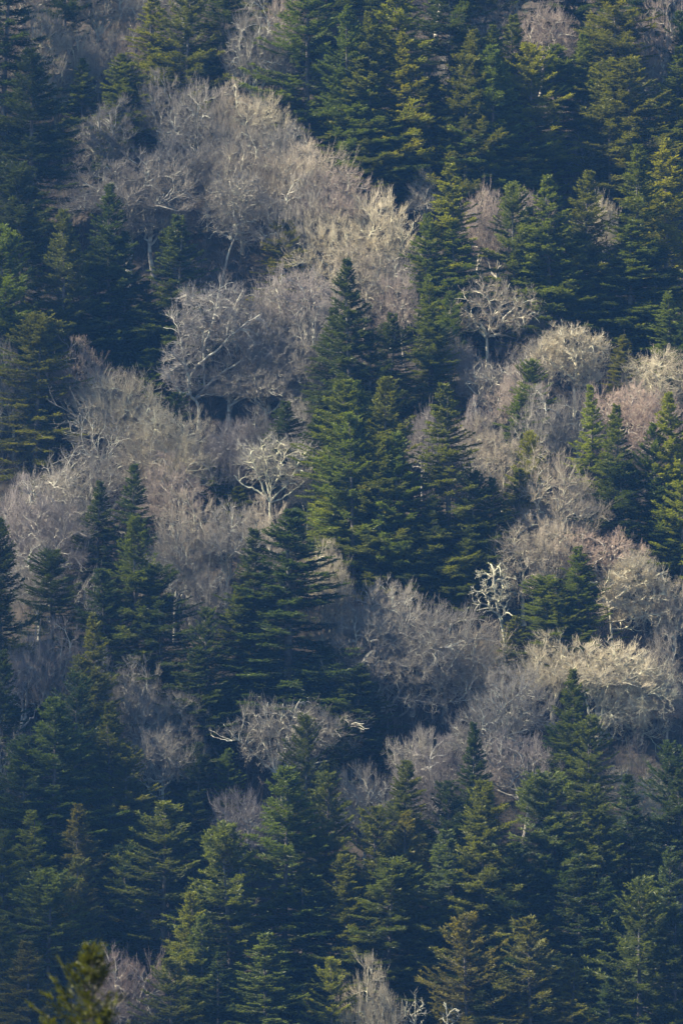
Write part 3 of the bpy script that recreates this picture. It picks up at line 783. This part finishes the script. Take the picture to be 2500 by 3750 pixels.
# ------------------------------------------------------------------ bare trees with limbs one can follow in the photo
HEROES = [
 (101, (1115, 870), 'tan', "umbrella-shaped bare tree with a flat wide crown on an exposed stem",
  [(1115, 870), (1119, 820), (1117, 785), (1117, 765)],
  [[(1117, 770), (1095, 748), (1070, 750), (1060, 738), (1045, 764)], [(1118, 765), (1106, 745), (1085, 728), (1062, 716), (1042, 706)],
   [(1117, 765), (1129, 745), (1122, 722), (1098, 694), (1070, 684)], [(1125, 745), (1130, 715), (1122, 685), (1105, 665)],
   [(1120, 762), (1145, 745), (1162, 730), (1195, 726), (1228, 712)], [(1145, 745), (1168, 712), (1195, 693), (1218, 684)],
   [(1128, 735), (1148, 700), (1160, 675), (1165, 660)], [(1118, 768), (1140, 762), (1165, 764), (1185, 772)]], [(1135, 708, 215, 125), (1062, 742, 60, 44), (1185, 735, 70, 50)], dict(nb2=100, nb3=480, n4=6, reach=3.2), .20),
 (102, (452, 1010), 'lean', "leaning grey bare tree with long diagonal limbs left of centre",
  [(452, 1010), (457, 970), (458, 930), (449, 912)],
  [[(449, 914), (432, 901), (418, 897), (403, 898)], [(440, 908), (434, 880), (435, 860), (430, 838), (412, 818), (390, 802)],
   [(449, 912), (470, 903), (502, 900), (520, 906)], [(449, 912), (471, 884), (502, 859), (538, 834), (566, 817), (591, 795), (625, 781), (655, 762)],
   [(435, 865), (465, 823), (496, 803), (519, 784), (541, 758), (575, 736), (600, 720)], [(471, 880), (468, 820), (468, 778), (471, 730), (460, 700)],
   [(432, 850), (420, 800), (415, 760), (412, 740)], [(468, 800), (490, 740), (500, 690), (505, 660)], [(519, 784), (530, 730), (545, 690), (560, 660)]],
  [(500, 725, 210, 160), (425, 835, 110, 140), (600, 775, 130, 110)], dict(nb2=200, nb3=1600), .20),
 (103, (520, 985), 'lean', "grey bare tree with a thick arching limb over dark spruces near the centre",
  [(520, 985), (524, 949), (533, 925), (541, 912)],
  [[(541, 914), (560, 902), (577, 896), (597, 882), (625, 865), (653, 842), (681, 828), (712, 810)],
   [(560, 902), (577, 895), (600, 895), (620, 899), (642, 909), (653, 924)], [(625, 865), (650, 850), (690, 850), (735, 862)],
   [(653, 842), (680, 800), (710, 780), (745, 770)], [(600, 880), (610, 830), (630, 790), (640, 750)], [(681, 828), (700, 835), (720, 845), (750, 840)]],
  [(655, 830, 190, 140), (620, 900, 100, 45)], dict(nb2=170, nb3=1500), .20),
 (104, (506, 665), 'gry', "bare tree with a pale slanting stem and sweeping lit limbs below the upper slope",
  [(506, 665), (516, 616), (524, 585), (532, 560), (538, 550)],
  [[(538, 552), (548, 528), (553, 508), (560, 488), (580, 443), (606, 430)], [(541, 546), (567, 541), (596, 539), (631, 558)],
   [(548, 532), (573, 530), (599, 523), (616, 506)], [(557, 510), (575, 507), (591, 502), (630, 485)], [(538, 552), (533, 539), (524, 522), (511, 480), (503, 448), (487, 428)],
   [(541, 500), (541, 475), (537, 448), (535, 412)], [(555, 495), (560, 450), (565, 410)], [(533, 545), (515, 530), (495, 525), (480, 540)]],
  [(550, 475, 160, 160)], dict(), .13),
 (105, (855, 1710), 'gry', "twisted dark trunk with pale level limbs at the foot of the grey slope",
  [(855, 1710), (889, 1622), (908, 1596), (922, 1580), (924, 1567)],
  [[(924, 1570), (912, 1556), (905, 1545), (890, 1520)], [(925, 1566), (961, 1562), (995, 1560), (1031, 1566), (1085, 1575)],
   [(912, 1597), (956, 1603), (980, 1605), (999, 1617), (1022, 1610), (1050, 1600)], [(889, 1644), (913, 1641), (932, 1632), (948, 1607)],
   [(905, 1545), (880, 1525), (905, 1522), (930, 1545), (940, 1560)], [(905, 1550), (930, 1500), (970, 1490), (1030, 1475)],
   [(890, 1520), (860, 1490), (900, 1470), (960, 1440)], [(961, 1562), (990, 1530), (1040, 1510), (1080, 1500)], [(890, 1520), (850, 1480), (840, 1450)]],
  [(975, 1530, 280, 170)], dict(nb2=140), .22),
 (106, (1163, 1530), 'lic', "white lichen-covered snag with stubby curled limbs in front of dark spruces",
  [(1163, 1530), (1160, 1450), (1150, 1410), (1143, 1380), (1138, 1330), (1141, 1300)],
  [[(1141, 1310), (1138, 1295), (1130, 1287)], [(1143, 1385), (1155, 1370), (1160, 1345), (1192, 1340)], [(1143, 1370), (1125, 1370), (1115, 1350), (1095, 1352)],
   [(1150, 1410), (1125, 1385), (1112, 1380), (1090, 1372)], [(1141, 1330), (1165, 1322), (1185, 1326)], [(1141, 1320), (1120, 1312), (1105, 1318)],
   [(1155, 1425), (1165, 1390), (1180, 1365)], [(1141, 1315), (1150, 1295), (1155, 1290)], [(1152, 1415), (1170, 1400), (1180, 1410)]],
  [(1142, 1345, 105, 115)], dict(nb2=45, nb3=120, n4=4, n5=0, twig=.017, wig=.34, reach=1.5, up=.15), .15),
 (107, (622, 1265), 'fan', "fan-shaped bare tree with bright yellow-green stems near the centre",
  [(622, 1265), (616, 1180), (614, 1150), (614, 1140)],
  [[(614, 1140), (610, 1100), (603, 1060), (590, 1020)], [(614, 1140), (618, 1090), (625, 1050), (635, 1010)], [(616, 1145), (640, 1120), (660, 1100), (672, 1070), (690, 1030)],
   [(612, 1145), (590, 1100), (575, 1060), (560, 1030)], [(612, 1140), (580, 1122), (545, 1110), (530, 1090)], [(618, 1120), (635, 1080), (640, 1050), (650, 1015)],
   [(616, 1150), (650, 1135), (690, 1100), (712, 1080)], [(612, 1130), (595, 1060), (580, 1020)]], [(622, 1055, 200, 130)], dict(up=.4, wig=.12, nb2=90, nb3=520, n4=6), .13),
 (108, (655, 1880), 'gry', "wide fan of long grey ascending limbs under the largest black spruce",
  [(655, 1880), (642, 1795), (632, 1765)],
  [[(632, 1765), (615, 1720), (600, 1680), (585, 1640)], [(630, 1770), (590, 1730), (560, 1700), (522, 1690)], [(634, 1765), (640, 1700), (645, 1650), (650, 1610)],
   [(632, 1768), (620, 1700), (610, 1640), (615, 1610)], [(640, 1780), (690, 1740), (740, 1715), (790, 1700), (822, 1690)], [(640, 1770), (680, 1720), (730, 1680), (790, 1660)],
   [(636, 1765), (670, 1690), (700, 1640), (730, 1615)], [(634, 1765), (660, 1680), (680, 1620), (690, 1600)], [(632, 1770), (600, 1690), (560, 1650), (540, 1640)],
   [(640, 1775), (720, 1750), (770, 1740), (800, 1720)]], [(672, 1680, 305, 140)], dict(nb2=170, nb3=1150, up=.35, wig=.13, reach=3.4), .16),
 (109, (1372, 1720), 'lic', "pale lichen-crusted tree with limbs sweeping across below the wide cream crown",
  [(1372, 1720), (1378, 1690), (1382, 1668)],
  [[(1382, 1670), (1428, 1654), (1482, 1640), (1550, 1622)], [(1380, 1675), (1395, 1640), (1420, 1600), (1482, 1535)], [(1380, 1670), (1400, 1630), (1440, 1610), (1500, 1590)],
   [(1378, 1690), (1420, 1690), (1440, 1720), (1450, 1760)], [(1380, 1665), (1385, 1610), (1400, 1570), (1440, 1520)], [(1428, 1654), (1460, 1680), (1500, 1690)],
   [(1376, 1680), (1350, 1620), (1345, 1560), (1340, 1510)]], [(1460, 1610, 230, 210)], dict(nb3=700), .17),
 (110, (1408, 1530), 'crm', "bare tree with stout white limbs sweeping over the shaded slope near the right edge",
  [(1408, 1530), (1403, 1430), (1400, 1400)],
  [[(1400, 1400), (1398, 1375), (1386, 1355), (1400, 1320), (1405, 1280)], [(1386, 1357), (1418, 1328), (1450, 1300), (1470, 1290)], [(1400, 1395), (1434, 1384), (1485, 1372), (1520, 1360)],
   [(1403, 1425), (1440, 1418), (1480, 1412), (1535, 1398)], [(1404, 1440), (1440, 1438), (1490, 1446)], [(1400, 1380), (1440, 1350), (1490, 1330), (1520, 1310)],
   [(1390, 1350), (1370, 1330), (1340, 1340)]], [(1460, 1355, 180, 170)], dict(wig=.22), .15),
 (111, (1318, 985), 'crm', "tall bright bare tree with a straight stem and a rounded crown",
  [(1318, 985), (1322, 880), (1328, 845), (1330, 825)],
  [[(1330, 828), (1335, 790), (1340, 760)], [(1330, 830), (1355, 800), (1375, 780)], [(1328, 835), (1310, 800), (1300, 770)], [(1326, 860), (1350, 850), (1385, 830)],
   [(1325, 870), (1290, 840), (1260, 820), (1245, 800)], [(1330, 825), (1320, 780), (1318, 760)], [(1324, 880), (1350, 880), (1365, 895)]],
  [(1318, 800, 175, 120), (1350, 860, 80, 70)], dict(), .17),
 (112, (1045, 2640), 'lic', "white broken snag with short forked stubs at the bottom edge",
  [(1045, 2640), (1043, 2460), (1042, 2360), (1040, 2320), (1038, 2298)],
  [[(1040, 2330), (1055, 2310), (1068, 2312)], [(1041, 2350), (1030, 2335), (1022, 2338)], [(1039, 2312), (1034, 2300), (1036, 2296)], [(1042, 2355), (1060, 2340), (1072, 2325)]],
  [(1045, 2318, 65, 50)], dict(nb2=8, nb3=18, n4=2, n5=0, twig=.014, wig=.3, reach=1.0), .11),
 (113, (955, 2620), 'lic', "slim pale lichen tree beside the white broken snag at the bottom edge",
  [(955, 2620), (955, 2470), (955, 2370), (952, 2330), (957, 2290)],
  [[(953, 2330), (970, 2310), (975, 2285)], [(955, 2350), (930, 2320), (925, 2290)], [(955, 2360), (980, 2340)], [(953, 2340), (940, 2320), (938, 2300)]],
  [(955, 2310, 80, 70)], dict(nb2=10, nb3=26, n4=3, n5=0, twig=.013, wig=.26), .08),
 (114, (1130, 1010), 'gry', "grey bare tree with a short stem and radiating limbs over mauve brush",
  [(1130, 1010), (1124, 960), (1122, 930), (1122, 915)],
  [[(1122, 918), (1140, 900), (1165, 890)], [(1122, 922), (1150, 915), (1170, 912)], [(1122, 915), (1110, 890), (1095, 875)], [(1122, 915), (1125, 880), (1130, 850)],
   [(1122, 910), (1140, 870), (1150, 845)], [(1122, 918), (1100, 905), (1085, 905)]], [(1125, 880, 115, 95)], dict(nb3=600), .11),
]
TWGC['fan'] = (.42, .39, .33); BRCC['fan'] = (1.35, 1.35, 1.1); TWGC['lean'] = (.30, .28, .26); BRCC['lean'] = (.85, .86, .84)
TWGC['lic'] = (.46, .44, .33); BRCC['lic'] = (.92, .92, .76)
DARKTRUNK = {105: (.35, .33, .32)}
for sd_, base, tone, lab, tr_, lm, crs, kw, rad in HEROES:
    X, Y, Z, s = locate(base[0], min(p[1] for l in lm for p in l), base[1]-min(p[1] for l in lm for p in l))
    ms = hero(sd_, base, tr_, lm, crs, tr=rad*.95, lr=rad*.78, **kw)
    k = s/MPX
    r = root("bare_tree", (X, Y, Z-.2), lab, "bare tree", "leafless trees on the mountainside", 0, (k, k, k))
    part("trunk", ms[0], r, DARKTRUNK.get(sd_, BRCC[tone])); part("branches", ms[1], r, BRCC[tone]); part("crown", ms[2], r, np.array(TWGC[tone])*1.1)

# ------------------------------------------------------------------ the spruce just below the viewpoint, out of focus
def near_spruce():
    d = 84.0; s = d/CAMD*MPX
    X = (212-784)*s; ztop = (1176-2172)*s; zb = float(terrain(X, d-CAMD)); H = ztop-zb
    tk, cr = conifer(55, H=H, Rad=2.7, zb=.12, texp=1.0, gap=.28, blade=.34, ragged=.6, upturn=1.1, dens=.55, sparse=.0, lean=0)
    r = root("spruce_tree", (X, d-CAMD, zb), "blurred dark spruce tip sticking up close to the viewer in the bottom left corner", "spruce tree", None, 1.9)
    part("trunk", tk, r); part("crown", cr, r, (.058, .070, .010))
near_spruce()

# ------------------------------------------------------------------ undergrowth and the woods beyond the photo's edges
def in_frame(x, y, mx=0.0, my=0.0):
    s = (y+CAMD)/CAMD*MPX
    px = 784+x/s; py = 1176-terrain(x, y)/s
    return px, py

def undergrowth():
    rng = np.random.default_rng(5)
    n = 5200
    y = rng.uniform(-82, 92, n); x = rng.uniform(-44, 44, n); z = terrain(x, y)-.1
    P = np.empty((n, 4, 3)); h = rng.uniform(1.5, 4.8, n)
    for k in range(4): P[:, k] = np.stack([x, y, z+h*k/3], -1)+rng.normal(0, .12*k, (n, 3))
    b = MB(); b.tubes(P, np.full((n, 4), .03)*np.linspace(1, .4, 4), 3)
    P2, R2 = sprout(P, np.full((n, 4), .025), 9, rng, (.05, 1), (.5, 1.2), .6, .25, 4, .25, .6)
    b.tubes(P2, np.full(R2.shape, .013), 3)
    P3, R3 = sprout(P2, R2, 5, rng, (.2, 1), (.4, 1.0), .6, .2, 3, .2, .6)
    b.tubes(P3, np.full(R3.shape, .010), 3)
    o = bpy.data.objects.new("undergrowth", b.mesh("undergrowth", M_TWIG)); COL.objects.link(o); o.color = (.17, .15, .135, 1)
    o['kind'] = 'stuff'; o['label'] = 'low tangled brush covering the forest floor'; o['category'] = 'undergrowth'
undergrowth()

def woods():
    """the forest goes on outside the photo: one merged mass of thinned-out spruces and bare trees"""
    rng = np.random.default_rng(9)
    def arr(me):
        v = np.empty(len(me.vertices)*3, np.float32); me.vertices.foreach_get('co', v); v = v.reshape(-1, 3)
        f = np.empty(len(me.loops), np.int32); me.loops.foreach_get('vertex_index', f); f = f.reshape(-1, 4)
        return v, f
    lo = [conifer(900+i, Rad=3.5, texp=.75, gap=.9, dens=.33, blade=2.0) for i in range(2)]
    A = [arr(m[1]) for m in lo]
    b = MB(); b.smooth = False; cnt = 0
    for _ in range(6000):
        y = rng.uniform(-120, 190); x = rng.uniform(-125, 125)
        px, py = in_frame(x, y); H = rng.uniform(14, 22); s = (y+CAMD)/CAMD*MPX; hp = H/s; wp = 3.8/s
        if -wp-20 < px < 1568+wp+20 and py > -30 and py-hp < 2380: continue
        if cnt > 420: break
        v, f = A[int(rng.integers(2))]; a = rng.uniform(0, 6.28); k = H/18
        q = v*k; q = np.stack([q[:, 0]*math.cos(a)-q[:, 1]*math.sin(a)+x, q[:, 0]*math.sin(a)+q[:, 1]*math.cos(a)+y, q[:, 2]+float(terrain(x, y))-.3], -1)
        b.add(q, f, rng.uniform(0, 1, 1).repeat(len(q))); cnt += 1
    o = bpy.data.objects.new("woods", b.mesh("woods", M_FOL)); COL.objects.link(o); o.color = (.05, .07, .03, 1)
    o['kind'] = 'stuff'; o['label'] = 'spruce woods going on beyond the edges of the view'; o['category'] = 'woods'
    print('woods trees', cnt, 'faces', len(o.data.polygons))
woods()

# ------------------------------------------------------------------ unseen cloud puffs added off-frame to shade chosen parts of the slope
def clouds():
    rng = np.random.default_rng(31)
    def sm(v, a, b): u = np.clip((v-a)/(b-a), 0, 1); return u*u*(3-2*u)
    n = 9000
    x = rng.uniform(-60, 50, n); y = rng.uniform(-110, 110, n); z = terrain(x, y)+9
    s = (y+CAMD)/CAMD*MPX; px = 784+x/s; py = 1176-z/s
    c = SHADE_LOW*sm(py, 1420, 1780)*(1-.75*sm(px, 1100, 1350)*(1-sm(py, 1650, 1950)))
    left = .5*np.maximum(1-sm(px, 150, 620), (1-sm(px, 480, 680))*(1-sm(py, 520, 640)))*(1-.9*sm(py, 700, 800)*(1-sm(py, 1080, 1200))*sm(px, 90, 190))
    mid = .2*sm(px, 380, 480)*(1-sm(px, 760, 860))*sm(py, 540, 640)*(1-sm(py, 980, 1100))
    c = np.clip(np.maximum(np.maximum(c, left*sm(py, -100, 60)), mid), 0, .8)
    # perpendicular area of the sampled patch as the sun sees it
    A = 110*220*abs(sd.z-math.tan(R_(38))*sd.y); r0 = 4.5
    keep = rng.random(n) < -np.log(1-c)*A/(math.pi*r0*r0)/n
    P = np.stack([x, y, z], -1)[keep]+np.array(sd)*rng.uniform(1450, 1600, (keep.sum(), 1))
    th = np.linspace(0, math.pi, 9); ph_ = np.linspace(0, 2*math.pi, 13)[:-1]
    T, F = np.meshgrid(th, ph_, indexing='ij'); sp = np.stack([np.sin(T)*np.cos(F), np.sin(T)*np.sin(F), np.cos(T)], -1)
    ix = np.arange(sp[..., 0].size).reshape(T.shape); nx = np.roll(ix, -1, 1)
    f = np.stack([ix[:-1], ix[1:], nx[1:], nx[:-1]], -1)
    b = MB()
    for p in P:
        rr = r0*rng.uniform(.8, 1.2); k = rng.normal(0, 1, (3, 3))
        q = sp*(rr*(1+.12*np.sin(sp@k[0]*3)+.10*np.sin(sp@k[1]*5)))[..., None]
        b.add(q+p, f)
    m, t, pb = new_mat("shade_cloud_white"); pb.inputs['Base Color'].default_value = (.9, .9, .9, 1); pb.inputs['Roughness'].default_value = 1
    o = bpy.data.objects.new("clouds", b.mesh("clouds", m)); COL.objects.link(o); o['kind'] = 'structure'
    print('cloud puffs', len(P))
SHADE_LOW = .28
clouds()

# ------------------------------------------------------------------ the air between
def haze():
    b = MB(); b.smooth = False
    x0, x1, y0, y1, z0, z1 = -190, 190, -600, 240, float(terrain(0, -250))-40, 190
    v = np.array([[x, y, z] for z in (z0, z1) for y in (y0, y1) for x in (x0, x1)], float)
    b.add(v, np.array([[0, 2, 3, 1], [4, 5, 7, 6], [0, 1, 5, 4], [2, 6, 7, 3], [0, 4, 6, 2], [1, 3, 7, 5]]))
    m = bpy.data.materials.new("air"); m.use_nodes = True; t = m.node_tree; t.nodes.remove(t.nodes['Principled BSDF'])
    pv = N(t, 'ShaderNodeVolumePrincipled'); pv.inputs['Color'].default_value = (*HAZE_COLOR, 1); pv.inputs['Density'].default_value = HAZE_DENSITY
    pv.inputs['Anisotropy'].default_value = .1
    t.links.new(pv.outputs[0], t.nodes['Material Output'].inputs['Volume'])
    o = bpy.data.objects.new("haze", b.mesh("haze", m)); COL.objects.link(o); o['kind'] = 'stuff'
    o['label'] = 'thin blue haze filling the valley'; o['category'] = 'haze'
haze()
